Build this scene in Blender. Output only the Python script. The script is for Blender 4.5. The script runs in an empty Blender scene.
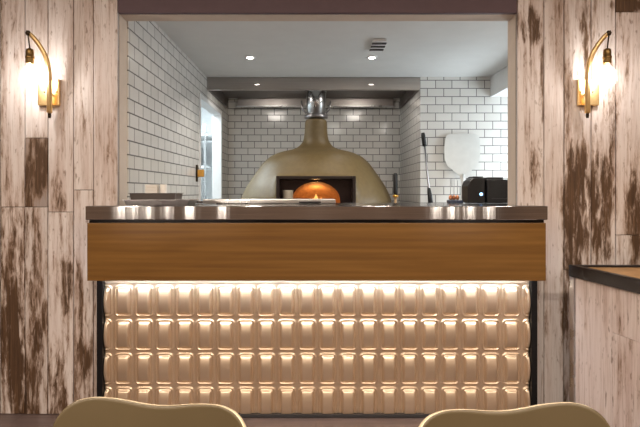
import bpy, bmesh, math, random
from mathutils import Vector, Matrix, noise as mnoise
R = random.Random(7)
PI = math.pi
scene = bpy.context.scene
COL = scene.collection

# ---------------------------------------------------------------- mesh helpers
def box(bm, x0, x1, y0, y1, z0, z1, bev=0.0, mi=0):
    t = bmesh.new()
    vs = [t.verts.new((x, y, z)) for x in (x0, x1) for y in (y0, y1) for z in (z0, z1)]
    for f in ((0,1,3,2), (4,6,7,5), (0,4,5,1), (2,3,7,6), (0,2,6,4), (1,5,7,3)):
        t.faces.new([vs[i] for i in f])
    if bev > 0:
        bmesh.ops.bevel(t, geom=t.edges[:], offset=bev, segments=2, profile=.6, affect='EDGES')
    merge(bm, t, mi)

def merge(bm, t, mi=0):
    bmesh.ops.recalc_face_normals(t, faces=t.faces[:])
    mp = {}
    for v in t.verts: mp[v] = bm.verts.new(v.co)
    for f in t.faces:
        try:
            g = bm.faces.new([mp[v] for v in f.verts]); g.material_index = mi; g.smooth = f.smooth
        except ValueError: pass
    t.free()

def lathe(bm, prof, c=(0,0,0), n=32, axis='Z', smooth=True, mi=0):
    """profile [(r, h)] turned about an axis through c"""
    t = bmesh.new(); rings = []
    for r, h in prof:
        ring = []
        if r < 1e-6:
            ring = [t.verts.new(ax(0, 0, h, axis))]
        else:
            for k in range(n):
                a = 2*PI*k/n
                ring.append(t.verts.new(ax(r*math.cos(a), r*math.sin(a), h, axis)))
        rings.append(ring)
    for a, b in zip(rings, rings[1:]):
        for k in range(n):
            k2 = (k+1) % n
            if len(a) == 1 and len(b) == 1: continue
            if len(a) == 1: f = [a[0], b[k], b[k2]]
            elif len(b) == 1: f = [a[k], b[0], a[k2]]
            else: f = [a[k], b[k], b[k2], a[k2]]
            t.faces.new(f).smooth = smooth
    for ring in (rings[0], rings[-1]):
        if len(ring) > 1: t.faces.new(ring)
    for v in t.verts: v.co += Vector(c)
    merge(bm, t, mi)

def ax(a, b, h, axis):
    return {'Z': (a, b, h), 'Y': (a, h, b), 'X': (h, a, b)}[axis]

def tube(bm, pts, rad, n=10, mi=0, flat=1.0):
    """swept tube along points, rad a number or a list"""
    pts = [Vector(p) for p in pts]
    t = bmesh.new(); rings = []
    up = None
    for i, p in enumerate(pts):
        d = (pts[min(i+1, len(pts)-1)] - pts[max(i-1, 0)]).normalized()
        if up is None:
            up = Vector((0,0,1)) if abs(d.z) < .9 else Vector((0,1,0))
        s = d.cross(up).normalized(); u = s.cross(d).normalized(); up = u
        r = rad[i] if isinstance(rad, (list, tuple)) else rad
        rings.append([t.verts.new(p + s*r*math.cos(2*PI*k/n)*flat + u*r*math.sin(2*PI*k/n)) for k in range(n)])
    for a, b in zip(rings, rings[1:]):
        for k in range(n):
            t.faces.new([a[k], b[k], b[(k+1)%n], a[(k+1)%n]]).smooth = True
    t.faces.new(rings[0]); t.faces.new(rings[-1])
    merge(bm, t, mi)

def prism(bm, poly, axis, h0, h1, bev=0.0, mi=0):
    """extrude a 2D outline; axis Y: poly is (x,z); Z: (x,y); X: (y,z)"""
    t = bmesh.new()
    P = {'Z': lambda a,b,h: (a,b,h), 'Y': lambda a,b,h: (a,h,b), 'X': lambda a,b,h: (h,a,b)}[axis]
    lo = [t.verts.new(P(a,b,h0)) for a,b in poly]; hi = [t.verts.new(P(a,b,h1)) for a,b in poly]
    n = len(poly)
    caps = [t.faces.new(lo), t.faces.new(hi)]
    for k in range(n): t.faces.new([lo[k], lo[(k+1)%n], hi[(k+1)%n], hi[k]])
    if bev > 0:
        ed = set(e for f in caps for e in f.edges)
        bmesh.ops.bevel(t, geom=list(ed), offset=bev, segments=2, profile=.6, affect='EDGES')
    merge(bm, t, mi)

def B(): return bmesh.new()

def obj(name, bm, mats, parent=None, local=False, smooth=False, shift=None):
    me = bpy.data.meshes.new(name)
    off = parent_world(parent) if (parent is not None and not local) else Vector((0,0,0))
    if shift is not None: off = Vector(shift)
    for v in bm.verts: v.co -= off
    if smooth:
        for f in bm.faces: f.smooth = True
    bm.to_mesh(me); bm.free()
    for m in (mats if isinstance(mats, (list, tuple)) else [mats]): me.materials.append(m)
    o = bpy.data.objects.new(name, me); COL.objects.link(o)
    if parent is not None: o.parent = parent
    elif shift is not None: o.location = shift
    return o

def parent_world(p):
    v = Vector((0,0,0))
    while p is not None:
        v = v + p.location; p = p.parent
    return v

def thing(name, label, cat, loc, group=None):
    o = bpy.data.objects.new(name, None); COL.objects.link(o)
    o.empty_display_size = .1; o.location = loc
    return tag(o, label, cat, group)

def tag(o, label, cat, group=None):
    o['label'] = label; o['category'] = cat
    if group: o['group'] = group
    return o

def struct(name, bm, mats, smooth=False):
    o = obj(name, bm, mats, smooth=smooth); o['kind'] = 'structure'; return o

def copy_tree(o, parent=None):
    c = o.copy(); COL.objects.link(c)
    if parent is not None: c.parent = parent
    for ch in list(o.children): copy_tree(ch, c)
    return c

# ---------------------------------------------------------------- materials
class NT:
    def __init__(s, name):
        s.m = bpy.data.materials.new(name); s.m.use_nodes = True
        s.t = s.m.node_tree; s.t.nodes.clear()
        s.out = s.t.nodes.new('ShaderNodeOutputMaterial')
    def n(s, typ, **kw):
        nd = s.t.nodes.new('ShaderNode' + typ)
        for k, v in kw.items():
            if k.startswith('i_'):
                key = k[2:]; key = int(key) if key.isdigit() else key.replace('_', ' ')
                s.set(nd.inputs[key], v)
            else: setattr(nd, k, v)
        return nd
    def set(s, sock, v):
        if isinstance(v, bpy.types.NodeSocket): s.t.links.new(v, sock)
        else: sock.default_value = v
    def math(s, op, a, b=None, clamp=False):
        nd = s.n('Math', operation=op); nd.use_clamp = clamp
        s.set(nd.inputs[0], a)
        if b is not None: s.set(nd.inputs[1], b)
        return nd.outputs[0]
    def coord(s, scale=(1,1,1), loc=(0,0,0), rot=(0,0,0), kind='Object'):
        tc = s.n('TexCoord'); mp = s.n('Mapping')
        s.t.links.new(tc.outputs[kind], mp.inputs[0])
        mp.inputs['Scale'].default_value = scale; mp.inputs['Location'].default_value = loc
        mp.inputs['Rotation'].default_value = rot
        return mp.outputs[0]
    def noise(s, vec, scale, detail=4, rough=.55, dist=0):
        nd = s.n('TexNoise'); s.t.links.new(vec, nd.inputs['Vector'])
        nd.inputs['Scale'].default_value = scale; nd.inputs['Detail'].default_value = detail
        nd.inputs['Roughness'].default_value = rough; nd.inputs['Distortion'].default_value = dist
        return nd.outputs['Fac']
    def ramp(s, fac, stops):
        nd = s.n('ValToRGB'); s.t.links.new(fac, nd.inputs[0]); cr = nd.color_ramp
        while len(cr.elements) < len(stops): cr.elements.new(.5)
        for e, (p, c) in zip(cr.elements, stops):
            e.position = p; e.color = (*c, 1) if len(c) == 3 else c
        return nd.outputs[0]
    def smooth(s, fac, a, b, lo=0., hi=1.):
        nd = s.n('MapRange', interpolation_type='SMOOTHSTEP')
        s.t.links.new(fac, nd.inputs[0])
        for k, v in zip((1,2,3,4), (a,b,lo,hi)): s.set(nd.inputs[k], v)
        return nd.outputs[0]
    def mix(s, fac, a, b, mode='MIX'):
        nd = s.n('Mix', data_type='RGBA', blend_type=mode)
        s.set(nd.inputs[0], fac); s.set(nd.inputs[6], col(a)); s.set(nd.inputs[7], col(b))
        return nd.outputs[2]
    def bump(s, h, strength=.3, dist=.01):
        nd = s.n('Bump'); s.t.links.new(h, nd.inputs['Height'])
        nd.inputs['Strength'].default_value = strength; nd.inputs['Distance'].default_value = dist
        return nd.outputs[0]
    def bsdf(s, base, rough=.5, metal=0., bump=None, **kw):
        b = s.n('BsdfPrincipled')
        s.set(b.inputs['Base Color'], col(base)); s.set(b.inputs['Roughness'], rough); s.set(b.inputs['Metallic'], metal)
        if bump is not None: s.t.links.new(bump, b.inputs['Normal'])
        for k, v in kw.items(): s.set(b.inputs[k.replace('_', ' ')], v)
        s.t.links.new(b.outputs[0], s.out.inputs[0]); return b

def col(c):
    if isinstance(c, tuple) and len(c) == 3: return (*c, 1)
    return c

def plain(name, c, rough=.5, metal=0., var=.06, scale=18, bump=0., **kw):
    n = NT(name); v = n.coord(); f = n.noise(v, scale, 5)
    lo = tuple(x*(1-var) for x in c); hi = tuple(min(1, x*(1+var)) for x in c)
    base = n.ramp(f, [(.3, lo), (.7, hi)])
    n.bsdf(base, rough, metal, n.bump(f, bump, .004) if bump else None, **kw); return n.m

def emit(name, c, s):
    n = NT(name); e = n.n('Emission'); e.inputs[0].default_value = (*c, 1); e.inputs[1].default_value = s
    n.t.links.new(e.outputs[0], n.out.inputs[0]); return n.m

# white-painted, worn reclaimed planks.  stains = [(x, z, rx, rz, strength)] in metres
def plank_mat(name, stains, paint=(.80,.745,.73)):
    n = NT(name)
    at = n.n('Attribute', attribute_name='plank'); sep = n.n('SeparateColor'); n.t.links.new(at.outputs['Color'], sep.inputs[0])
    tone, wear, seed = sep.outputs[0], sep.outputs[1], sep.outputs[2]
    tc = n.n('TexCoord'); off = n.n('CombineXYZ'); n.set(off.inputs[1], n.math('MULTIPLY', seed, 37.))
    add = n.n('VectorMath', operation='ADD'); n.t.links.new(tc.outputs['Object'], add.inputs[0]); n.t.links.new(off.outputs[0], add.inputs[1])
    def mp(sc):
        m = n.n('Mapping'); n.t.links.new(add.outputs[0], m.inputs[0]); m.inputs['Scale'].default_value = sc; return m.outputs[0]
    grain = n.noise(mp((85,85,3.4)), 1., 7, .72, .5)
    streak = n.noise(mp((14,14,1.1)), 1., 5, .6, .8)
    blotch = n.noise(mp((7,7,2.2)), 1., 5, .62, .6)
    fleck = n.noise(mp((48,48,14)), 1., 3, .6)
    # stains of bare dark wood
    so = n.n('SeparateXYZ'); n.t.links.new(tc.outputs['Object'], so.inputs[0])
    st = None
    for (x, z, rx, rz, k) in stains:
        dx = n.math('DIVIDE', n.math('SUBTRACT', so.outputs[0], x), rx); dz = n.math('DIVIDE', n.math('SUBTRACT', so.outputs[2], z), rz)
        d = n.math('ADD', n.math('MULTIPLY', dx, dx), n.math('MULTIPLY', dz, dz))
        g = n.math('MULTIPLY', n.smooth(d, 0., 1.3, 1., 0.), k)
        st = g if st is None else n.math('MAXIMUM', st, g)
    flake = n.noise(mp((46,46,9)), 1., 6, .7, .5)
    m = n.math('ADD', n.math('MULTIPLY', streak, 1.15), n.math('MULTIPLY', blotch, .6))
    m = n.math('ADD', m, n.math('MULTIPLY', flake, 1.0))
    m = n.math('ADD', m, n.math('MULTIPLY', grain, .35))
    m = n.math('ADD', n.math('SUBTRACT', m, 1.05), n.math('MULTIPLY', n.math('SUBTRACT', wear, .5), .55))
    if st is not None:
        m = n.math('ADD', m, n.math('MULTIPLY', st, .26))
    bare = n.smooth(m, .56, .84)
    wash = n.smooth(n.math('ADD', m, n.math('MULTIPLY', blotch, .3)), .55, .95, 0., .75)
    wood = n.ramp(grain, [(.25, (.028,.014,.008)), (.55, (.105,.056,.028)), (.8, (.26,.155,.085))])
    dirt = n.smooth(fleck, .60, .72)
    pc = n.mix(n.smooth(streak, .35, .7), paint, tuple(a*b for a, b in zip(paint, (.80,.73,.70))))
    pc = n.mix(n.math('MULTIPLY', n.smooth(grain, .48, .70), .52), pc, (.30,.2,.145))
    pc = n.mix(n.math('MULTIPLY', dirt, .7), pc, (.22,.14,.095))
    grey = n.mix(grain, (.19,.15,.135), (.42,.355,.33))
    pc = n.mix(n.smooth(tone, .0, .45, .9, 0.), pc, grey)
    pc = n.mix(wash, pc, (.33,.205,.125))
    base = n.mix(bare, pc, wood)
    hh = n.math('ADD', n.math('MULTIPLY', grain, .5), n.math('MULTIPLY', bare, -.4))
    n.bsdf(base, n.smooth(bare, 0, 1, .5, .62), 0, n.bump(hh, .35, .004))
    return n.m

def tile_mat(name, axis, loc=(0,0,0)):
    n = NT(name)
    tc = n.n('TexCoord'); s = n.n('SeparateXYZ'); n.t.links.new(tc.outputs['Object'], s.inputs[0])
    c = n.n('CombineXYZ'); n.t.links.new(s.outputs[0 if axis == 'X' else 1], c.inputs[0]); n.t.links.new(s.outputs[2], c.inputs[1])
    a = n.n('VectorMath', operation='ADD'); n.t.links.new(c.outputs[0], a.inputs[0]); a.inputs[1].default_value = loc
    br = n.n('TexBrick'); n.t.links.new(a.outputs[0], br.inputs['Vector'])
    br.offset = .5; br.squash = 1
    for k, v in (('Scale',1), ('Mortar Size',.0042), ('Mortar Smooth',.1), ('Bias',0), ('Brick Width',.172), ('Row Height',.0862)):
        br.inputs[k].default_value = v
    br.inputs['Color1'].default_value = (.78,.77,.74,1); br.inputs['Color2'].default_value = (.72,.71,.68,1); br.inputs['Mortar'].default_value = (.17,.165,.16,1)
    wob = n.noise(n.coord(), 9, 2)
    h = n.math('ADD', n.math('MULTIPLY', br.outputs['Fac'], -1.), n.math('MULTIPLY', wob, .25))
    n.bsdf(br.outputs[0], n.smooth(br.outputs['Fac'], 0, 1, .14, .8), 0, n.bump(h, .5, .003))
    return n.m

def steel(name, c=(.62,.62,.63), rough=.3, stretch=(2,60,200), amp=.1, aniso=0., tang=None):
    n = NT(name); v = n.coord(stretch); f = n.noise(v, 1., 5, .6)
    g = n.noise(n.coord(), 5, 3)
    base = n.ramp(f, [(.3, tuple(x*.86 for x in c)), (.7, c)])
    b = n.bsdf(base, n.smooth(g, .3, .7, rough*.85, rough*1.15), 1., n.bump(f, amp, .002))
    if aniso:
        b.inputs['Anisotropic'].default_value = aniso
        cx = n.n('CombineXYZ'); cx.inputs[0].default_value = tang[0]; cx.inputs[1].default_value = tang[1]; cx.inputs[2].default_value = tang[2]
        n.t.links.new(cx.outputs[0], b.inputs['Tangent'])
    return n.m

def worktop_mat():
    n = NT('brushed_steel_worktop')
    w = n.noise(n.coord((24,8,.4)), 1., 2, .5)          # long ripples across the sheet
    br = n.noise(n.coord((3,120,260)), 1., 4, .6)
    base = n.ramp(br, [(.3, (.33,.32,.325)), (.7, (.44,.43,.435))])
    b = n.bsdf(base, .085, 1., n.bump(w, 1., .0003))
    b.inputs['Anisotropic'].default_value = 1.
    cx = n.n('CombineXYZ'); cx.inputs[1].default_value = .7; cx.inputs[2].default_value = .7
    n.t.links.new(cx.outputs[0], b.inputs['Tangent'])
    return n.m

def oak_mat():
    n = NT('oiled_oak_fascia')
    g = n.noise(n.coord((1.1,30,26)), 1., 7, .6, .5)
    wv = n.n('TexWave', wave_type='BANDS', bands_direction='Z')
    n.t.links.new(n.coord((.22,3,5.5)), wv.inputs[0]); wv.inputs['Scale'].default_value = 1.6; wv.inputs['Distortion'].default_value = 5.5
    wv.inputs['Detail'].default_value = 4; wv.inputs['Detail Scale'].default_value = 1.4
    f = n.math('ADD', n.math('MULTIPLY', g, .9), n.math('MULTIPLY', wv.outputs['Fac'], .10))
    base = n.ramp(f, [(.2, (.13,.058,.012)), (.5, (.20,.095,.019)), (.85, (.29,.15,.036))])
    n.bsdf(base, .42, 0, n.bump(g, .08, .003)); return n.m

def tin_mat():
    n = NT('pressed_tin')
    f = n.noise(n.coord(), 30, 4); g = n.noise(n.coord((3,3,3)), 1., 3)
    base = n.ramp(g, [(.3, (.80,.635,.465)), (.7, (.86,.70,.53))])
    n.bsdf(base, n.smooth(f, .3, .7, .33, .39), .85, n.bump(f, .03, .002)); return n.m

def floor_mat():
    n = NT('dark_vinyl_floor')
    br = n.n('TexBrick'); n.t.links.new(n.coord(), br.inputs[0]); br.offset = .37
    for k, v in (('Scale',1), ('Mortar Size',.002), ('Brick Width',1.25), ('Row Height',.19)): br.inputs[k].default_value = v
    br.inputs['Color1'].default_value = (.15,.105,.095,1); br.inputs['Color2'].default_value = (.115,.082,.076,1); br.inputs['Mortar'].default_value = (.03,.022,.02,1)
    g = n.noise(n.coord((3,50,1)), 1., 5, .6)
    n.bsdf(n.mix(.5, br.outputs[0], n.ramp(g, [(.3, (.09,.066,.06)), (.7, (.2,.15,.14))])), .42, 0, n.bump(g, .1, .002)); return n.m

def glass_mat():
    n = NT('clear_bulb_glass')
    tr = n.n('BsdfTransparent'); tr.inputs[0].default_value = (.97,.97,.96,1)
    gl = n.n('BsdfGlossy'); gl.inputs['Roughness'].default_value = .03; gl.inputs[0].default_value = (1,1,1,1)
    fr = n.n('LayerWeight'); fr.inputs[0].default_value = .42
    mx = n.n('MixShader'); n.t.links.new(n.smooth(fr.outputs['Facing'], .2, 1., .06, .75), mx.inputs[0])
    n.t.links.new(tr.outputs[0], mx.inputs[1]); n.t.links.new(gl.outputs[0], mx.inputs[2])
    tl = n.n('BsdfTranslucent'); tl.inputs[0].default_value = (.95,.95,.95,1); m2 = n.n('MixShader'); m2.inputs[0].default_value = .05
    n.t.links.new(mx.outputs[0], m2.inputs[1]); n.t.links.new(tl.outputs[0], m2.inputs[2])
    n.t.links.new(m2.outputs[0], n.out.inputs[0]); return n.m

M = dict(
    tin=tin_mat(), oak=oak_mat(), worktop=worktop_mat(), floor=floor_mat(), glass=glass_mat(),
    black=plain('black_steel', (.018,.018,.02), .38, .6), gap=plain('dark_board', (.02,.017,.016), .7),
    brass=plain('satin_brass', (.95,.69,.34), .36, 1., .08, 40), dbrass=plain('aged_brass', (.30,.19,.07), .4, 1., .15, 60),
    bronze=plain('dark_bronze', (.06,.045,.03), .45, .8),
    plaster=plain('cream_plaster', (.66,.56,.47), .75, 0, .04, 12, .1), ceil=plain('white_ceiling_paint', (.74,.75,.74), .7, 0, .02, 6, .05),
    purple=plain('aubergine_paint', (.115,.075,.092), .6, 0, .05), white=plain('white_paint', (.82,.83,.83), .5, 0, .02),
    diningwall=plain('warm_dining_wall', (.30,.22,.17), .7, 0, .05), kfloor=plain('kitchen_floor', (.2,.19,.18), .5, 0, .08),
    stucco=plain('olive_render', (.155,.106,.042), .5, 0, .10, 26, .25), iron=plain('cast_iron', (.025,.017,.015), .35, .5),
    liner=plain('enamelled_liner', (.045,.03,.032), .16, .3), brick=plain('firebrick', (.36,.19,.09), .85, 0, .2, 30, .5),
    steel=steel('brushed_steel', (.56,.56,.56), .30, (3,60,200)), hood=steel('hood_steel', (.44,.41,.385), .34, (2,60,160)),
    alu=plain('peel_aluminium', (.70,.71,.69), .42, .35, .04, 14), rubber=plain('black_rubber', (.012,.012,.013), .5),
    plastic=plain('black_plastic', (.012,.012,.014), .32), greyp=plain('dark_grey_plastic', (.05,.05,.055), .4),
    pan=plain('dark_baking_pan', (.11,.095,.09), .4, .6), tray=plain('tray_steel', (.34,.33,.34), .3, .9),
    paper=plain('white_paper', (.80,.78,.74), .7, 0, .03), china=plain('white_china', (.84,.82,.78), .2, 0, .02),
    copper=plain('copper', (.70,.28,.14), .3, .9), navy=plain('dark_blue_plastic', (.02,.035,.08), .35),
    shell=plain('olive_shell', (.125,.095,.050), .42, 0, .04, 5), edge_glint=plain('shell_edge_highlight', (.80,.68,.47), .38, 0, .03),
    beech=plain('beech_leg', (.50,.33,.18), .5, 0, .12, 30), cream=plain('cream_enamel', (.80,.72,.58), .4),
    topwood=plain('tan_wood_top', (.46,.27,.12), .45, 0, .15, 20), dirtysteel=steel('angle_steel', (.62,.61,.62), .3, (60,60,4)),
    darksteel=plain('blackened_steel', (.045,.043,.047), .36, .75),
    led=emit('led_diffuser', (.90, .95, 1.), 27.), lens=emit('downlight_lens', (1., .93, .82), 14.), fil=emit('filament', (1., .72, .4), 20.),
    bluelight=emit('blue_led', (.25, .5, 1.), 4.), flame=emit('flame', (1., .45, .12), 1.3), ember=emit('ember', (1., .22, .03), 3.),
    wood=plain('log_bark', (.14,.075,.04), .85, 0, .3, 30, .5), amber=plain('amber_brass', (.85,.45,.1), .3, .8),
)

# ---------------------------------------------------------------- camera
F = 540.0; CX, CY = 316.0, 192.0; EYE = 1.3
def at(px, py, y):                                   # pixel + depth -> point (used while measuring)
    return Vector(((px-CX)*y/F, y, EYE + (CY-py)*y/F))
cam = bpy.data.cameras.new('camera'); cam.sensor_width = 36; cam.lens = 36*F/640
cam.shift_x = (320-CX)/640; cam.shift_y = -(213.5-CY)/640
co = bpy.data.objects.new('camera', cam); COL.objects.link(co)
co.location = (0,0,EYE); co.rotation_euler = (PI/2,0,0); scene.camera = co

# ---------------------------------------------------------------- room shell
WY = 3.158; WB = 3.31; OL, OR = -1.158, 1.175; OT = 2.347
KL, KR, KC = -1.15, 2.6, 2.512; SY = 5.69; KB = 7.06; RET = 1.10
DX = 3.1; DY = -3.2; DC = 2.9
b = B(); box(b, -DX-.1, DX+.1, DY-.1, KB+.1, -.1, 0); struct('floor', b, M['floor'])
b = B(); box(b, -DX-.1, DX+.1, DY-.1, WY+.02, DC, DC+.1); struct('ceiling', b, M['ceil'])
b = B(); box(b, -DX-.1, -DX, DY, WB, 0, DC); struct('wall_left', b, M['diningwall'])
b = B(); box(b, DX, DX+.1, DY, WB, 0, DC); struct('wall_right', b, M['diningwall'])
b = B(); box(b, -DX, DX, DY-.1, DY, 0, DC); struct('wall_back', b, M['diningwall'])
# wall with the serving hatch: core behind the planks, and its painted header
b = B()
box(b, -DX, OL, WY+.022, WB, 0, DC); box(b, OR, DX, WY+.022, WB, 0, DC); box(b, OL, OR, WY+.03, WB, OT, DC)
struct('wall_front', b, M['plaster'])
b = B(); box(b, OL+.001, OR-.001, WY-.004, WY+.03, OT, DC-.001, .003); struct('trim_1', b, M['purple'])

S = 171.0
def planks(name, bounds, pieces, stains):
    """bounds: seam pixels; pieces[i]: list of (z_bottom_px, tone, wear) going down"""
    bm = B(); data = []
    rr = random.Random(len(name)*13+5)
    for i, (a, c) in enumerate(zip(bounds, bounds[1:])):
        x0, x1 = (a-CX)/S, (c-CX)/S
        ztop = DC - .002
        for (yb, tone, wear) in pieces[i]:
            zb = max(.002, EYE + (CY-yb)/S)
            j = rr.uniform(0, .004)
            n0 = len(bm.faces)
            box(bm, x0+.0026, x1-.0026, WY-j, WY+.021, zb+.0015, ztop-.0015, .0022)
            bm.faces.ensure_lookup_table()
            data += [(tone, wear, rr.random())]*(len(bm.faces)-n0)
            ztop = zb
    n0 = len(bm.faces); box(bm, (bounds[0]-CX)/S, (bounds[-1]-CX)/S, WY+.0205, WY+.0217, .002, DC-.003, mi=1); data += [(0,0,0)]*(len(bm.faces)-n0)
    o = struct(name, bm, [plank_mat(name+'_boards', stains), M['gap']])
    me = o.data; ca = me.color_attributes.new('plank', 'FLOAT_COLOR', 'CORNER')
    for p in me.polygons:
        for li in p.loop_indices: ca.data[li].color = (*data[p.index], 1)
    return o
def stn(px, py, rx, ry, k): return ((px-CX)/S, EYE+(CY-py)/S, rx*1.4/S, ry*1.4/S, k*1.25)
FL = 500
planks('wall_front_left', [-214, -180, -143, -112, -84, -52, -24, 0.5, 25, 48, 73.5, 93.5, 117.8],
    [[(FL,.9,.4)], [(FL,.8,.5)], [(170,.8,.4),(FL,.6,.6)], [(FL,.9,.45)], [(240,.4,.5),(FL,.8,.5)], [(FL,.9,.5)], [(140,.7,.5),(FL,.9,.4)],
     [(207,.9,.40),(FL,.8,.72)], [(138,.9,.34),(207,.08,.60),(FL,.3,.66)], [(212,.9,.28),(FL,.85,.50)], [(190,.9,.24),(FL,.8,.46)], [(206,.9,.26),(FL,.9,.42)]],
    [stn(38, 165, 12, 26, .7), stn(13, 345, 11, 60, .7), stn(38, 370, 11, 50, .55), stn(62, 400, 9, 40, .6), stn(58, 190, 9, 20, .4),
     stn(66, 285, 5, 24, .7), stn(15, 30, 8, 26, .35), stn(84, 90, 3, 50, .5), stn(86, 330, 6, 60, .45), stn(30, 250, 5, 50, .6), stn(100, 20, 8, 22, .45)])
planks('wall_front_right', [517.2, 544, 564, 591, 615.5, 641, 668, 700, 728, 760, 790, 815, 846],
    [[(FL,.9,.40)], [(FL,.95,.30)], [(270,.9,.48),(FL,.9,.42)], [(FL,.9,.46)], [(12,.6,.7),(235,.9,.38),(FL,.9,.46)], [(FL,.8,.5)], [(180,.8,.5),(FL,.6,.5)],
     [(FL,.9,.4)], [(FL,.7,.5)], [(FL,.9,.5)], [(FL,.6,.5)], [(FL,.9,.5)]],
    [stn(577, 205, 13, 46, 1.15), stn(601, 205, 12, 42, 1.15), stn(572, 258, 8, 26, 1.0), stn(634, 212, 8, 48, .9), stn(530, 26, 11, 16, 1.0),
     stn(541, 130, 4, 60, .5), stn(583, 170, 8, 20, .7), stn(564, 350, 5, 70, .7), stn(584, 40, 4, 50, .7), stn(545, 330, 4, 60, .5),
     stn(612, 130, 4, 60, .6), stn(534, 170, 5, 30, .6), stn(603, 248, 9, 16, .9), stn(628, 5, 16, 6, 1.2), stn(528, 90, 4, 50, .5)])

# kitchen shell
D0, D1, DT = 5.31, 6.54, 2.275
TL = tile_mat('metro_tile_side', 'Y', (.02,.022,0)); TX = tile_mat('metro_tile_rear', 'X', (.03,.022,0))
b = B(); box(b, KL-.1, KL, WB, D0, 0, KC+.1); box(b, KL-.1, KL, D1, KB, 0, KC+.1); box(b, KL-.1, KL, D0, D1, DT, KC+.1)
struct('wall_kitchen_left', b, TL)
b = B(); box(b, KL-.1, RET, KB, KB+.1, 0, KC+.1); struct('wall_kitchen_back', b, TX)
b = B(); box(b, RET, KR, SY, SY+.12, 0, KC+.1); struct('wall_kitchen_recess_right', b, TX)
b = B(); box(b, RET, RET+.1, SY+.121, KB+.1, 0, KC+.1); struct('wall_kitchen_return', b, TL)
b = B(); box(b, KR, KR+.1, WB, SY+.12, 0, KC+.1); struct('wall_kitchen_right', b, M['white'])
b = B(); box(b, KL-.1, KR+.1, WB, KB+.1, KC, KC+.09); struct('ceiling_kitchen', b, M['ceil'])
b = B(); box(b, 1.835, KR-.001, WB+.6, SY-.001, 2.30, KC-.001, .004); struct('trim_2', b, M['white'])
# doorway lining and the bright passage behind it
b = B()
box(b, KL-.1, KL+.012, D0, D0+.045, 0, DT, .003); box(b, KL-.1, KL+.012, D1-.045, D1, 0, DT, .003); box(b, KL-.1, KL+.012, D0+.045, D1-.045, DT-.045, DT, .003)
struct('door_1', b, M['white'])
b = B(); box(b, -2.5, -2.4, 4.4, 8.1, 0, 2.6); box(b, -2.4, KL-.101, 4.3, 4.4, 0, 2.6); box(b, -2.4, KL-.101, 8.0, 8.1, 0, 2.6); box(b, -2.5, KL-.101, 4.3, 8.1, 2.6, 2.7)
box(b, KL-.2, KL-.101, 7.18, 8.0, 0, 2.6)
struct('wall_passage', b, M['white'])

# ---------------------------------------------------------------- service counter
TY = 3.122
ct = thing('service_counter', 'long service counter fronted with embossed pressed tin under an oak fascia', 'counter', (0, 3.1, 0))
b = B(); box(b, -1.15, 1.168, TY+.03, 3.78, .002, 1.12); obj('carcass', b, M['gap'], ct)
b = B(); box(b, -1.272, 1.278, 3.0, 3.032, .806, 1.128, .003); obj('fascia', b, M['oak'], ct)
b = B(); box(b, -1.255, 1.26, 3.033, 3.15, 1.075, 1.142); box(b, -1.262, 1.268, 3.006, 3.035, 1.129, 1.1435); obj('sub_frame', b, M['black'], ct)
# pressed tin: 21 x 4 embossed pillows in one sheet
def tin():
    bm = B(); px, pz = 20.42/173., 33.95/173.
    x0, x1 = -1.219, 1.231; zt, zb = .8045, .022
    xb = (113.2-CX)/173.; ztop = EYE-(284.-CY)/173.
    nx, nz = 760, 320
    def h(x, z):
        u = ((x-xb)/px) % 1.0; v = ((ztop-z)/pz)
        if v < 0: return 0.
        v = v % 1.0
        X = abs(u-.5)*px; Z = abs(v-.5)*pz
        hw, hh, r = .0500, .0880, .022
        qx, qz = X-hw+r, Z-hh+r
        d = math.hypot(max(qx,0), max(qz,0)) + min(max(qx,qz), 0) - r
        a = .0055*math.exp(-((d+.003)/.0034)**2)                       # raised rim
        e = min(1, max(0, (-d-.0105)/.013)); e = e*e*(3-2*e)
        g = -.003*min(1, max(0, (d-.001)/.003)) - .002*math.exp(-((d+.0085)/.0025)**2)
        return a + e*(.001 + .0225*max(0, 1-(Z/.088)**2)*(1-.22*(X/.05)**4)) + g
    g = []
    for j in range(nz+1):
        z = zb+(zt-zb)*j/nz
        g.append([bm.verts.new((x0+(x1-x0)*i/nx, TY-h(x0+(x1-x0)*i/nx, z), z)) for i in range(nx+1)])
    for j in range(nz):
        for i in range(nx):
            bm.faces.new((g[j][i], g[j][i+1], g[j+1][i+1], g[j+1][i])).smooth = True
    # folded edges give the sheet its thickness
    ring = [g[0][i] for i in range(nx+1)] + [g[j][nx] for j in range(1, nz+1)] + [g[nz][i] for i in range(nx-1, -1, -1)] + [g[j][0] for j in range(nz-1, 0, -1)]
    back = [bm.verts.new((v.co.x, TY+.016, v.co.z)) for v in ring]
    for k in range(len(ring)):
        bm.faces.new((ring[k], back[k], back[(k+1)%len(ring)], ring[(k+1)%len(ring)]))
    bm.faces.new(back)
    return bm
obj('tin_panel', tin(), M['tin'], ct)
for s, x in ((-1, -1.256), (1, 1.234)):
    b = B(); box(b, x, x+.034, TY-.03, TY-.001, .003, .804, .002); box(b, x+(0 if s < 0 else .028), x+(.006 if s < 0 else .034), TY-.001, WY-.008, .003, .804); obj('corner_post', b, M['black'], ct)
b = B(); box(b, -1.221, 1.233, TY-.018, TY+.02, .003, .021, .002); obj('kick_strip', b, M['greyp'], ct)
b = B(); box(b, -1.20, 1.21, 3.034, 3.050, .806, .818); ls = obj('light_strip', b, M['led'], ct)

b = B()
prism(b, [(-1.272,2.98), (1.278,2.98), (1.278,3.148), (1.168,3.148), (1.168,3.32), (1.62,3.32), (1.62,3.86), (-1.146,3.86), (-1.146,3.148), (-1.272,3.148)], 'Z', 1.1455, 1.2227, .004)
wt = tag(obj('worktop', b, M['worktop'], shift=(0,3.4,1.1455)), 'brushed stainless steel worktop running the full length of the counter', 'worktop')
WZ = 1.2237

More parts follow.
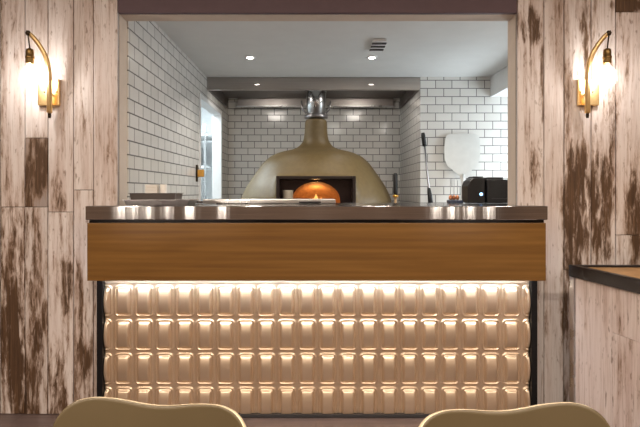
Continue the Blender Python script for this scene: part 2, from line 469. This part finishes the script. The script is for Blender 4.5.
# ---------------------------------------------------------------- wall sconces
def sconce(sx, px, label, bulb_scale=1.0):
    X = (px-CX)/S
    t = thing('wall_sconce', label, 'wall light', (X, WY-.004, 1.80), 'brass wall sconces beside the hatch')
    P = lambda dx, y, py: ((px+sx*dx-CX)*y/F, y, EYE+(CY-py)*y/F)
    y0 = WY-.006
    b = B()
    x0, x1 = sorted((X-10.5/S, X+10.5/S)); box(b, x0, x1, y0-.022, y0, EYE+(CY-106)/S, EYE+(CY-80)/S, .004)
    bp = obj('backplate', b, M['brass'], t)
    for dx in (-6, 6):
        b = B(); lathe(b, [(0,-.003), (.004,-.0025), (.005,0), (.005,.002)], P(dx, y0-.0225, 92), 12, 'Y'); obj('screw', b, M['bronze'], bp)
    ya = y0-.042
    pts = []
    for k, (dx, py) in enumerate([(-1,113), (-1,104), (-1,92), (-1,80), (-1.5,70), (-3,61), (-6.5,52.5), (-11,45), (-16,38.5), (-20,34.5), (-22.5,33)]):
        pts.append(P(dx, ya-.011*k, py))
    fine = []
    for a, c in zip(pts, pts[1:]):
        for q in range(3): fine.append(Vector(a).lerp(Vector(c), q/4))
    fine.append(Vector(pts[-1]))
    for _ in range(4):
        fine = [fine[0]] + [(fine[i-1]+2*fine[i]+fine[i+1])/4 for i in range(1, len(fine)-1)] + [fine[-1]]
    b = B(); tube(b, fine, [.0155-.004*i/len(fine) for i in range(len(fine))], 14); obj('arm', b, M['brass'], t)
    b = B(); lathe(b, [(.007,0), (.009,.012), (.009,.03), (.014,.034)], P(-1, ya, 118), 16); obj('knob', b, M['bronze'], t)
    b = B(); lathe(b, [(.006,0),(.006,.034)], P(-1, y0-.05, 93), 10, 'Y'); obj('arm_mount', b, M['bronze'], t)
    tip = Vector(pts[-1])
    b = B(); lathe(b, [(0,-.014), (.010,-.012), (.014,0), (.010,.012), (0,.014)], tip, 16); obj('tip_knob', b, M['bronze'], t)
    b = B(); tube(b, [tip+Vector((0,0,-.01)), tip+Vector((sx*.004,0,-.04)), tip+Vector((sx*.010,0,-.085))], .0042, 8); obj('cord', b, M['bronze'], t)
    s0 = tip+Vector((sx*.010,0,-.085))
    b = B(); lathe(b, [(.006,0), (.019,-.006), (.021,-.02), (.021,-.044), (.0235,-.046), (.0235,-.056), (.021,-.058), (.021,-.082), (.017,-.086)], s0, 24); obj('socket', b, M['dbrass'], t)
    b = B()
    pr = [(.014,-.080), (.016,-.092), (.030,-.112), (.046,-.136), (.053,-.160), (.049,-.187), (.034,-.208), (.014,-.219), (0,-.221)]
    lathe(b, pr, s0, 32); bl = obj('bulb', b, M['glass'], t)
    b = B()
    for k in range(4):
        a = PI/2*k+.4
        tube(b, [s0+Vector((.006*math.cos(a),.006*math.sin(a),-.10)), s0+Vector((.016*math.cos(a),.016*math.sin(a),-.145)), s0+Vector((.007*math.cos(a),.007*math.sin(a),-.185))], .0012, 6)
    obj('filament', b, M['fil'], bl)
    li = bpy.data.lights.new('sconce_light', 'POINT'); li.energy = 3.0; li.color = (1., .96, .92); li.shadow_soft_size = .02
    lo = bpy.data.objects.new('sconce_light', li); COL.objects.link(lo); lo.location = s0+Vector((0,0,-.15))
sconce(1, 50.5, 'brass wall sconce with bare bulb on the planks left of the hatch')
sconce(-1, 586.5, 'brass wall sconce with bare bulb on the planks right of the hatch')

# ---------------------------------------------------------------- chairs
def chair():
    t = thing('dining_chair', '', 'chair', (0,0,0), 'olive shell chairs in front of the counter')
    # one moulded shell, seat running up into the back; local: sitter faces -Y
    path = []                                            # (y, z) from the seat's front lip to the top of the back
    ctrl = [(-.235,.430), (-.20,.448), (-.12,.447), (-.03,.437), (.06,.432), (.13,.445), (.175,.49), (.195,.56), (.208,.64), (.220,.71), (.232,.768)]
    for i in range(len(ctrl)-1):
        p0 = Vector(ctrl[max(i-1,0)]); p1 = Vector(ctrl[i]); p2 = Vector(ctrl[i+1]); p3 = Vector(ctrl[min(i+2,len(ctrl)-1)])
        for q in range(5):
            s = q/5; path.append(.5*((2*p1)+(-p0+p2)*s+(2*p0-5*p1+4*p2-p3)*s*s+(-p0+3*p1-3*p2+p3)*s**3))
    path.append(Vector(ctrl[-1])); N = len(path)-1
    def P(f):
        f = min(max(f, 0), 1)*N; i = min(int(f), N-1); return path[i].lerp(path[i+1], f-i)
    bm = B(); U, V = 48, 52; g = []
    for i in range(U+1):
        u = -1+2*i/U; u = math.sin(u*PI/2)*.55+u*.45
        au = abs(u)
        dip = .040*(.5+.5*math.cos(min(au/.70, 1)*PI))
        c = max(0, (au-.60)/.40); drop = .16*(1-math.sqrt(max(0, 1-c**2.2)))
        vt = 1-(dip+drop)*.92
        c0 = max(0, (au-.60)/.40); v0 = .12*(1-math.sqrt(max(0, 1-c0**2.4)))
        row = []
        for j in range(V+1):
            f = v0+(vt-v0)*j/V; p = P(f)
            back = min(1, max(0, (f-.52)/.25)); back = back*back*(3-2*back)
            w = .242 + .018*back - .012*math.exp(-((f-.62)/.12)**2)
            y = p.x - .050*back*au**2.2; z = p.y + .022*(1-back)*au**2.5
            row.append(bm.verts.new((u*w, y, z)))
        g.append(row)
    for i in range(U):
        for j in range(V): bm.faces.new((g[i][j], g[i+1][j], g[i+1][j+1], g[i][j+1])).smooth = True
    sh = obj('seat_shell', bm, [M['shell'], M['edge_glint']], t, local=True)
    m = sh.modifiers.new('thickness', 'SOLIDIFY'); m.thickness = .012; m.offset = 0; m.material_offset_rim = 1; m.use_even_offset = True  # lit-edge highlight painted onto the rim in cream
    b = B(); box(b, -.14, .14, -.13, .11, .405, .420, .004); obj('under_frame', b, M['darksteel'], t, local=True)
    for sx in (-1, 1):
        for y0, y1 in ((-.12,-.20), (.10,.215)):
            b = B(); tube(b, [(sx*.13, y0, .408), (sx*.155, y0+(y1-y0)*.4, .26), (sx*.205, y1, .012)], [.017,.016,.010], 12)
            lg = obj('leg', b, M['beech'], t, local=True)
            b = B(); lathe(b, [(.011,0), (.012,.004), (.011,.012)], (sx*.205, y1, .0005), 12); obj('glide', b, M['rubber'], lg, local=True)
    return t
c1 = chair(); c1.location = (-.442, 1.165, 0); c1.rotation_euler = (0,0,math.radians(-9)); 
c1['label'] = 'olive moulded shell chair, left of the pair in front of the counter'
c2 = copy_tree(c1); c2.location = (.508, 1.13, 0); c2.rotation_euler = (0,0,math.radians(9))
c2['label'] = 'olive moulded shell chair beside the whitewashed plank unit, right of the pair'

# ---------------------------------------------------------------- plank-clad unit on the right
pu = thing('plank_unit', 'low whitewashed plank unit with black steel rim and tan top on the right', 'host stand', (1.8, 2.3, 0))
C0 = Vector((1.387, 2.935)); dv = Vector((.150, -.989)); L = 1.45
def face(t, out=0.):                                   # point along the slanting left face
    nrm = Vector((-.989, -.150)); q = C0+dv*t+nrm*out; return (q.x, q.y)
XR = 2.5
bm = B()
prism(bm, [face(.02,-.03), face(L,-.03), (XR, face(L)[1]), (XR, 2.90)], 'Z', .003, .885); obj('carcass', bm, M['gap'], pu)
bm = B()
data = []; rr = random.Random(4)
xs = [0.035, .32, .545, .74, .97, 1.20, L-.04]
for i, (a, c) in enumerate(zip(xs, xs[1:])):
    cut = [.004, (.0 if i % 2 == 0 else .62), .84]
    if i == 2: cut[1] = .40
    zz = [.004, .84] if i % 2 == 0 and i != 2 else cut
    for z0, z1 in zip(zz, zz[1:]):
        n0 = len(bm.faces); prism(bm, [face(a+.0016,.0), face(c-.0016,.0), face(c-.0016,-.028), face(a+.0016,-.028)], 'Z', z0+.001, z1-.001, .001)
        data += [(.9, .2+.08*rr.random(), rr.random())]*(len(bm.faces)-n0)
pn = obj('plank_cladding', bm, plank_mat('whitewashed_planks', [], (.80,.72,.70)), pu)
ca = pn.data.color_attributes.new('plank', 'FLOAT_COLOR', 'CORNER')
for p in pn.data.polygons:
    for li in p.loop_indices: ca.data[li].color = (*data[p.index], 1)
bm = B()
prism(bm, [face(-.004,.012), face(L,.012), face(L,-.022), face(-.004,-.022)], 'Z', .842, .905, .003)
prism(bm, [face(.0,-.02), face(.03,-.02), (XR, 2.895), (XR, 2.925)], 'Z', .872, .905, .003)
obj('rim_rail', bm, M['darksteel'], pu)
bm = B(); prism(bm, [face(.026,-.0225), face(L,-.0225), (XR, face(L)[1]), (XR, 2.893)], 'Z', .886, .894); obj('top', bm, M['topwood'], pu)
bm = B(); prism(bm, [face(-.004,.008), face(.033,.008), face(.033,-.02), face(-.004,-.02)], 'Z', .003, .8415, .002); obj('corner_post', bm, M['dirtysteel'], pu)

# ---------------------------------------------------------------- pizza oven
ov = thing('pizza_oven', 'olive domed pizza oven with a chimney neck, glowing under the hood', 'oven', (0, 6.1, 0))
def oven_body():
    bm = B(); OY = 6.1
    pr = [(0,.86), (.80,.86), (.84,.92), (.86,1.05), (.857,1.14), (.838,1.24), (.775,1.37), (.69,1.495), (.60,1.622), (.52,1.695), (.41,1.745), (.26,1.778), (.185,1.815), (.148,1.87), (.134,1.94), (.13,2.02), (.13,2.125), (0,2.125)]
    lathe(bm, pr, (0,OY,0), 64)
    box(bm, -.41, .41, 5.355, 6.1, .95, 1.465)
    me = bpy.data.meshes.new('tmp'); bm.to_mesh(me); bm.free()
    o = bpy.data.objects.new('tmp', me); COL.objects.link(o)
    m = o.modifiers.new('r', 'REMESH'); m.mode = 'VOXEL'; m.voxel_size = .022
    m = o.modifiers.new('s', 'SMOOTH'); m.iterations = 16; m.factor = .5
    cb = B(); box(cb, -.372, .372, 5.0, 6.62, 1.10, 1.438)
    cm = bpy.data.meshes.new('cut'); cb.to_mesh(cm); cb.free()
    c = bpy.data.objects.new('cut', cm); COL.objects.link(c)
    m = o.modifiers.new('b', 'BOOLEAN'); m.operation = 'DIFFERENCE'; m.object = c; m.solver = 'EXACT'
    dg = bpy.context.evaluated_depsgraph_get(); dg.update()
    res = bpy.data.meshes.new_from_object(o.evaluated_get(dg))
    out = bmesh.new(); out.from_mesh(res)
    for q in (o, c): bpy.data.objects.remove(q)
    return out
body = oven_body()
bo = obj('dome', body, M['stucco'], ov)
for p in bo.data.polygons: p.use_smooth = abs(p.normal.z) < .999 and p.area < .01 
while len(bo.data.materials) > 1: bo.data.materials.pop()
b = B(); lathe(b, [(0,.003), (.66,.003), (.70,.02), (.70,.84), (.62,.859), (0,.859)], (0,6.1,0), 48); obj('plinth', b, M['steel'], ov)
# mouth: iron frame, dark liner, arch, brick vault
FY = 5.345
b = B()
for x0, x1, z0, z1 in ((-.392,-.362,1.09,1.458), (.362,.392,1.09,1.458), (-.362,.362,1.428,1.458), (-.362,.362,1.09,1.112)): box(b, x0, x1, FY-.03, FY+.03, z0, z1, .003)
obj('mouth_frame', b, M['iron'], ov)
b = B()
for x0, x1, z0, z1 in ((-.371,-.362,1.101,1.437), (.362,.371,1.101,1.437), (-.362,.362,1.428,1.437), (-.362,.362,1.101,1.113)): box(b, x0, x1, FY+.031, 5.62, z0, z1)
ln = obj('mouth_liner', b, M['liner'], ov)
b = B()
n = 24; arch = [(.25*math.cos(PI*k/n), 1.215+.19*math.sin(PI*k/n)) for k in range(n+1)]
outer = [(.362, 1.114)] + [(.362, 1.427), (-.362, 1.427)] + [(-.362, 1.114)]
poly = [(.362,1.114), (.362,1.427), (-.362,1.427), (-.362,1.114), (-.25,1.114)] + [arch[k] for k in range(n, -1, -1)] + [(.25,1.114)]
prism(b, poly, 'Y', 5.60, 5.635); obj('arch_plate', b, M['liner'], ov)
b = B()
rings = []
for j in range(9):
    y = 5.64+.93*j/8; sc = math.sqrt(max(.02, 1-(j/8.6)**3))
    rings.append([b.verts.new((.365*sc*math.cos(PI*k/n), y, 1.116+.315*sc*math.sin(PI*k/n))) for k in range(n+1)])
for a, c in zip(rings, rings[1:]):
    for k in range(n): b.faces.new((a[k], a[k+1], c[k+1], c[k])).smooth = True
b.faces.new(rings[-1])
obj('brick_vault', b, M['brick'], ov)
b = B(); box(b, -.36, .36, 5.637, 6.60, 1.102, 1.114); obj('hearth', b, M['brick'], ov)
# the fire
fr = thing('fire', 'small wood fire glowing orange inside the oven arch', 'fire', (.02, 6.25, 1.1145))
for k, (x, y, a, r) in enumerate(((-.05,6.24,.5,.03), (.08,6.28,-.6,.028), (.01,6.22,1.5,.026))):
    b = B(); d = Vector((math.cos(a), math.sin(a), 0))*.11; p = Vector((x,y,1.146+(.05 if k == 2 else 0)))
    tube(b, [p-d, p, p+d], [r*.9, r, r*.92], 10); obj('log', b, M['wood'], fr)
for x, y, h, r in ((.0,6.33,.13,.035), (.06,6.30,.09,.028), (-.07,6.32,.08,.03)):
    b = B(); lathe(b, [(0,0), (r*.8,.02), (r,.06), (r*.7,h*.6), (r*.25,h*.85), (0,h)], (x,y,1.15), 14); obj('flame', b, M['flame'], fr)
li = bpy.data.lights.new('fire_light', 'POINT'); li.energy = 1.5; li.color = (1., .52, .18); li.shadow_soft_size = .05
lo = bpy.data.objects.new('fire_light', li); COL.objects.link(lo); lo.location = (.0, 6.34, 1.30)
b = B(); lathe(b, [(0,0), (.046,0), (.05,.006), (.053,.19), (.058,.2), (.055,.205), (.05,.198), (0,.02)], (-.285,5.49,1.1142), 24)
tag(obj('tub', b, M['cream'], shift=(-.285,5.49,1.1142)), 'cream tub standing at the left inside the oven mouth', 'tub')
# flue
fl = thing('flue_pipe', 'shiny steel flue pipe rising from the oven neck into the hood', 'flue', (0, 6.1, 2.13))
b = B(); lathe(b, [(.105,2.128), (.105,KC-.002)], (0,6.1,0), 32); obj('pipe', b, M['steel'], fl)
b = B(); lathe(b, [(.106,2.129), (.132,2.13), (.132,2.16), (.107,2.175)], (0,6.1,0), 32); obj('collar', b, M['tray'], fl)
for sx in (-1, 1):
    b = B(); tube(b, [(sx*.112,6.1,2.19), (sx*.15,6.1,2.23), (sx*.165,6.1,2.33)], .01, 8); obj('bracket', b, M['tray'], fl)

# extractor hood
hd = thing('extractor_hood', 'brushed steel extractor canopy across the recess above the oven', 'extractor hood', (0, 6.3, 2.37))
b = B(); box(b, KL+.002, RET-.003, SY, SY+.02, 2.376, KC-.002, .003); box(b, KL+.002, RET-.003, SY+.02, SY+.05, 2.376, 2.385); obj('front_lip', b, M['hood'], hd)
b = B()
for x0, x1 in ((-1.0, -.125), (.125, .99)): box(b, x0, x1, 6.90, 6.93, 2.40, KC-.002, .002)
obj('back_panel', b, M['hood'], hd)
b = B(); box(b, -1.02, 1.01, 6.86, 6.935, 2.385, 2.399, .003); obj('gutter', b, M['steel'], hd)
for x in (KL+.003, RET-.026):
    b = B(); box(b, x, x+.022, SY+.051, 6.93, 2.376, KC-.002); obj('end_panel', b, M['pan'], hd)
b = B(); box(b, -1.12, -.125, SY+.06, 6.85, 2.49, KC-.003); box(b, .125, 1.07, SY+.06, 6.85, 2.49, KC-.003); obj('baffle', b, M['pan'], hd)

# ---------------------------------------------------------------- ceiling fittings
def downlight(x, y, label, z=KC, e=16., c=(1,.93,.83), group='kitchen downlights'):
    t = thing('downlight', label, 'ceiling light', (x, y, z), group)
    b = B(); lathe(b, [(.032,-.004), (.046,-.006), (.052,-.0005), (.032,-.0005)], (x,y,z), 28); obj('bezel', b, M['white'], t)
    b = B(); lathe(b, [(0,-.012), (.018,-.0105), (.028,-.007), (.031,-.0008), (0,-.0008)], (x,y,z), 24); obj('lens', b, M['lens'], t)
    li = bpy.data.lights.new('downlight_beam', 'SPOT'); li.energy = e; li.color = c; li.spot_size = math.radians(125); li.spot_blend = .9; li.shadow_soft_size = .05
    lo = bpy.data.objects.new('downlight_beam', li); COL.objects.link(lo); lo.location = (x, y, z-.015)
downlight(-.594, 4.86, 'left of the two round recessed downlights in the kitchen ceiling', e=33)
downlight(.503, 4.86, 'round recessed downlight in the kitchen ceiling below the vent grille', e=33)
vn = thing('ceiling_vent', 'small louvred vent grille in the kitchen ceiling beside a downlight', 'vent', (.505, 4.42, KC))
b = B(); box(b, .452, .558, 4.26, 4.60, KC-.022, KC-.001, .004); obj('vent_frame', b, M['white'], vn)
for k in range(3):
    b = B(); y = 4.30+.095*k; box(b, .447, .563, y, y+.035, KC-.030, KC-.0225, .002); obj('louvre', b, M['greyp'], vn)

# ---------------------------------------------------------------- things on the worktop
# left: tray, baking pan, napkins and cup
X = lambda px, y: (px-CX)*y/F
y = 3.14
def dish(bm, x0, x1, y0, y1, z0, z1, flare=.012, rim=.006, th=.004):
    def ring(e, z): return [(x0-e,y0-e,z), (x1+e,y0-e,z), (x1+e,y1+e,z), (x0-e,y1+e,z)]
    seq = [ring(0,z0), ring(flare,z1-.002), ring(flare+rim,z1-.002), ring(flare+rim,z1), ring(flare-th,z1), ring(-th,z0+th)]
    t = bmesh.new(); rs = [[t.verts.new(p) for p in r] for r in seq]
    for a, c in zip(rs, rs[1:]):
        for k in range(4): t.faces.new((a[k], a[(k+1)%4], c[(k+1)%4], c[k]))
    t.faces.new(rs[0]); t.faces.new(rs[-1]); merge(bm, t)
b = B(); dish(b, X(132,y), X(191,y), 3.045, 3.245, WZ, WZ+.033, .012, .010)
tag(obj('tray', b, M['tray'], shift=(X(160,y),y,WZ)), 'shallow steel tray at the left end of the worktop, under a pan', 'tray')
b = B(); dish(b, X(135.5,y), X(177.5,y), 3.07, 3.22, WZ+.0045, WZ+.070, .008, .006); 
pn = tag(obj('baking_pan', b, M['pan'], shift=(X(155,y),y,WZ+.0045)), 'dark grey baking pan set in the steel tray on the left', 'pan')
# napkins and cup stand in the pan
b = B()
for k in range(6): box(b, X(147,y), X(159,y), 3.10+.001*k, 3.19, WZ+.0095+.0184*k, WZ+.0275+.0184*k, .003)
tag(obj('napkin_stack', b, M['paper'], shift=(X(153,y),y,WZ+.009)), 'stack of white paper napkins in the dark baking pan', 'napkins')
b = B(); lathe(b, [(0,0), (.016,0), (.018,.01), (.021,.110), (.019,.112), (.016,.02), (0,.012)], (X(163.6,y),3.14,WZ+.0095), 24)
tag(obj('cup', b, M['china'], shift=(X(163.6,y),3.14,WZ+.0095)), 'white cup beside the napkins in the dark baking pan', 'cup')
tg = thing('tongs', 'small dark pair of tongs lying right of the steel tray', 'tongs', (X(197,3.62), 3.62, WZ))
for s in (-1, 1):
    b = B(); tube(b, [(X(192,3.62),3.62,WZ+.010), (X(197,3.62),3.61+s*.012,WZ+.010), (X(203,3.62),3.60+s*.018,WZ+.008)], [.009,.007,.007], 8); obj('arm', b, M['pan'], tg)
# centre: long steel lid with a dark handle
pl = thing('prep_lid', 'long low steel lid with a dark handle at the middle of the worktop', 'lid', (X(268,3.55), 3.55, WZ))
b = B(); box(b, X(203,3.5), X(335.5,3.5), 3.48, 3.80, WZ, WZ+.030, .006); obj('cover', b, M['steel'], pl)
b = B(); box(b, X(299,3.46), X(321,3.46), 3.455, 3.479, WZ+.006, WZ+.016, .003); obj('handle', b, M['plastic'], pl)
# right: black printer and till box
y = 3.66
pr = thing('receipt_printer', 'black rounded receipt printer with a small blue light', 'printer', (X(474,y), y, WZ))
b = B(); x0, x1 = X(465.5,y), X(482.5,y)
prism(b, [(x0,WZ+.002), (x1,WZ+.002), (x1,WZ+.172), (x0+.035,WZ+.168), (x0+.012,WZ+.150), (x0,WZ+.115)], 'Y', 3.60, 3.76, .006); obj('housing', b, M['plastic'], pr)
b = B(); box(b, x0+.04, x1-.008, 3.62, 3.74, WZ+.1725, WZ+.181, .003); obj('paper_cover', b, M['greyp'], pr)
b = B(); lathe(b, [(0,-.003), (.010,-.002), (.011,0)], (X(478.5,y), 3.5995, WZ+.062), 14, 'Y'); obj('indicator', b, M['bluelight'], pr)
kb = thing('till_box', 'black card terminal box right of the receipt printer', 'till', (X(497,y), y, WZ))
x0, x1 = X(483.5,y), X(511,y)
b = B(); box(b, x0, x1, 3.58, 3.80, WZ+.002, WZ+.160, .006); obj('housing', b, M['plastic'], kb)
b = B(); box(b, x0+.02, x0+.12, 3.62, 3.76, WZ+.1605, WZ+.176, .004); obj('lid', b, M['greyp'], kb)
b = B(); box(b, x0+.03, x1-.03, 3.570, 3.579, WZ+.03, WZ+.036, .001); obj('paper_slot', b, M['greyp'], kb)
st = thing('probe_stand', 'small dark blue stand of copper knobbed probes left of the receipt printer', 'utensil stand', (X(454.5,y), y, WZ))
b = B(); box(b, X(448,y), X(461.5,y), 3.62, 3.70, WZ, WZ+.022, .004); obj('base', b, M['navy'], st)
for px, h in ((450.5,.165), (454,.172), (457.5,.155)):
    b = B(); lathe(b, [(.0022,.022), (.0022,h)], (X(px,y), 3.66, WZ), 8); rd = obj('rod', b, M['tray'], st)
    b = B(); lathe(b, [(.004,.0225), (.012,.026), (.013,.042), (.006,.054)], (X(px,y), 3.66, WZ), 14); obj('collar', b, M['copper'], rd)

# rear bench carrying the peel and brushes
rb = thing('rear_bench', 'steel bench against the bright tiles behind the counter', 'bench', (1.7, 5.4, 0))
b = B(); box(b, 1.13, 2.45, 5.10, 5.68, .86, .90, .004); obj('bench_top', b, M['steel'], rb)
for lx in (1.16, 2.40):
    for ly in (5.13, 5.63):
        b = B(); box(b, lx-.018, lx+.018, ly-.018, ly+.018, .002, .859, .003); obj('leg', b, M['steel'], rb)
# pizza peel leaning on the tiles, blade up
Y0, Y1 = 5.50, 5.667
def lean(px, py):
    z0 = .905; 
    # depth grows with height so the tool rests against the wall
    zt = EYE+(CY-py)/95.; yy = Y0+(Y1-Y0)*(zt-z0)/(1.93-z0)
    for _ in range(3):
        zt = EYE+(CY-py)*yy/F; yy = Y0+(Y1-Y0)*(zt-z0)/(1.93-z0)
    return Vector((X(px, yy), yy, zt))
pe = thing('pizza_peel', 'wide pale aluminium pizza peel leaning blade up against the white tiles', 'pizza peel', lean(463, 235))
out = [(461.3,182), (459.3,176), (454,171), (447.5,166), (444.6,159), (444.2,150), (445,140), (446.5,135.6), (450,133.8), (463,133.4), (475,134), (478.8,136), (480,141), (480.2,152), (479.6,160), (476,166.5), (470.5,171.5), (466.4,176), (465,182)]
b = B(); t = bmesh.new()
fr_ = [t.verts.new(lean(*p)) for p in out]; bk = [t.verts.new(lean(*p)+Vector((0,.006,0))) for p in out]
t.faces.new(fr_); t.faces.new(bk)
for k in range(len(out)): t.faces.new((fr_[k], bk[k], bk[(k+1)%len(out)], fr_[(k+1)%len(out)]))
merge(b, t); obj('blade', b, M['alu'], pe)
b = B(); tube(b, [lean(463.2,174)+Vector((0,-.012,0)), lean(463,184)+Vector((0,-.004,0)), lean(462,205), lean(461,229)], [.012,.019,.021,.021], 12, flat=1.); obj('handle', b, M['alu'], pe)
# long black oven brush
br = thing('oven_brush', 'long thin black handled oven tool leaning on the tiles left of the peel', 'oven tool', lean(432, 225))
b = B(); tube(b, [lean(424.6,145), lean(427,172), lean(429.4,192), lean(431.5,229.7)], .010, 8); obj('shaft', b, M['tray'], br)
b = B(); tube(b, [lean(422.8,133), lean(423.2,135), lean(424.6,146)], [.018,.022,.022], 12); obj('grip', b, M['rubber'], br)
b = B(); tube(b, [lean(429,188), lean(429.8,195), lean(430.8,206)], [.014,.024,.026], 12); obj('head', b, M['rubber'], br)
# short brush standing by the oven on a stool-high shelf post
sb = thing('ash_brush', 'short black handled brush standing just right of the oven dome', 'brush', (X(395.5,5.75), 5.75, .003))
b = B(); lathe(b, [(.020,1.27), (.024,1.29), (.024,1.48), (.016,1.50), (0,1.502)], (X(395.5,5.75), 5.75, 0), 14); obj('grip', b, M['rubber'], sb)
b = B(); lathe(b, [(.013,.06), (.013,1.24)], (X(395.5,5.75), 5.75, 0), 12); obj('shaft', b, M['beech'], sb)
b = B(); lathe(b, [(.014,1.24), (.032,1.245), (.032,1.268), (.014,1.27)], (X(395.5,5.75), 5.75, 0), 14); obj('collar', b, M['amber'], sb)
b = B(); lathe(b, [(.07,0), (.085,.01), (.08,.05), (.014,.06)], (X(395.5,5.75), 5.75, .003), 20); obj('foot', b, M['rubber'], sb)

# brass fitting by the doorway
bf = thing('wall_hook', 'small brass catch on the tiles at the near side of the doorway', 'wall fitting', (KL, 5.20, 1.49))
b = B(); box(b, KL+.0005, KL+.014, 5.16, 5.215, 1.40, 1.56, .003); obj('backplate', b, M['bronze'], bf)
b = B(); box(b, KL+.0145, KL+.075, 5.165, 5.21, 1.445, 1.515, .008); obj('catch', b, M['amber'], bf)
# shelf rack glimpsed in the passage
rk = thing('shelf_rack', 'pale shelf rack glimpsed through the bright doorway', 'shelf', (-1.95, 7.4, 0))
for z in (.6, 1.12, 1.62, 2.05):
    b = B(); box(b, -2.38, -1.45, 7.2, 7.9, z, z+.03, .003); obj('shelf', b, M['white'], rk)
for x in (-2.36, -1.48):
    b = B(); box(b, x-.015, x+.015, 7.19, 7.22, .002, 2.2); obj('upright', b, M['steel'], rk)
b = B(); box(b, -1.98, -1.62, 7.25, 7.7, 1.6505, 1.93, .01)
tag(obj('storage_box', b, M['tray'], shift=(-1.8,7.4,1.6505)), 'grey storage box on a shelf seen through the doorway', 'box')

# ---------------------------------------------------------------- lights of the place, plus added helpers
def area(name, loc, rot, size, e, c, sy=None, shape='DISK'):
    li = bpy.data.lights.new(name, 'AREA'); li.shape = shape; li.size = size; li.energy = e; li.color = c
    if sy: li.size_y = sy
    lo = bpy.data.objects.new(name, li); COL.objects.link(lo); lo.location = loc; lo.rotation_euler = rot; return lo
WARM = (1., .84, .68)
for x in (-2.0, -.7, .7, 2.0):
    area('dining_lamp', (x, .7, DC-.02), (0,0,0), .18, 26., WARM)
for x in (-1.6, 0, 1.6):
    area('dining_lamp', (x, -1.6, DC-.02), (0,0,0), .2, 24., WARM)
for px in (121, 133.5, 148, 167, 190, 222, 436, 452, 470, 489):   # unseen narrow spots, added to draw streaks on the steel edge
    li = bpy.data.lights.new('streak_spot', 'SPOT'); li.energy = 17.*R.uniform(.6, 1.2); li.color = (1., .88, .74); li.shadow_soft_size = .018
    li.spot_size = math.radians(7.5); li.spot_blend = 1.
    lo = bpy.data.objects.new('streak_spot', li); COL.objects.link(lo); lo.location = ((px-CX)/181*2.1, -.3, 1.43)
    lo.rotation_euler = (Vector(((px-CX)/181, 2.98, 1.19))-lo.location).to_track_quat('-Z', 'Y').to_euler()
# kitchen: lamps hidden by the header, unseen fills added under the hood for the back tiles, daylight from the right, passage light
for x in (.35, 1.3):
    area('kitchen_lamp', (x, 4.0, KC-.02), (0,0,0), .12, 7., (1,.91,.82))
for x in (-.62, .58):
    area('hood_fill', (x, 5.80, 2.485), (math.radians(25),0,0), .25, 5., (1,.92,.84))
area('kitchen_daylight', (KR-.02, 5.2, 1.5), (0, PI/2, 0), 1.0, 19., (.82,.93,1.), .7, 'RECTANGLE')
area('passage_light', (-1.8, 6.2, 2.58), (0,0,0), .8, 42., (.82,.94,1.), 1.6, 'RECTANGLE')
w = bpy.data.worlds.new('world'); scene.world = w; w.use_nodes = True
w.node_tree.nodes['Background'].inputs[0].default_value = (.9,.85,.8,1); w.node_tree.nodes['Background'].inputs[1].default_value = .05

vs = scene.view_settings
scene.display_settings.display_device = 'sRGB'
vs.view_transform = 'Standard'; vs.look = 'None'; vs.gamma = 1; vs.use_curve_mapping = False; vs.exposure = 0.42
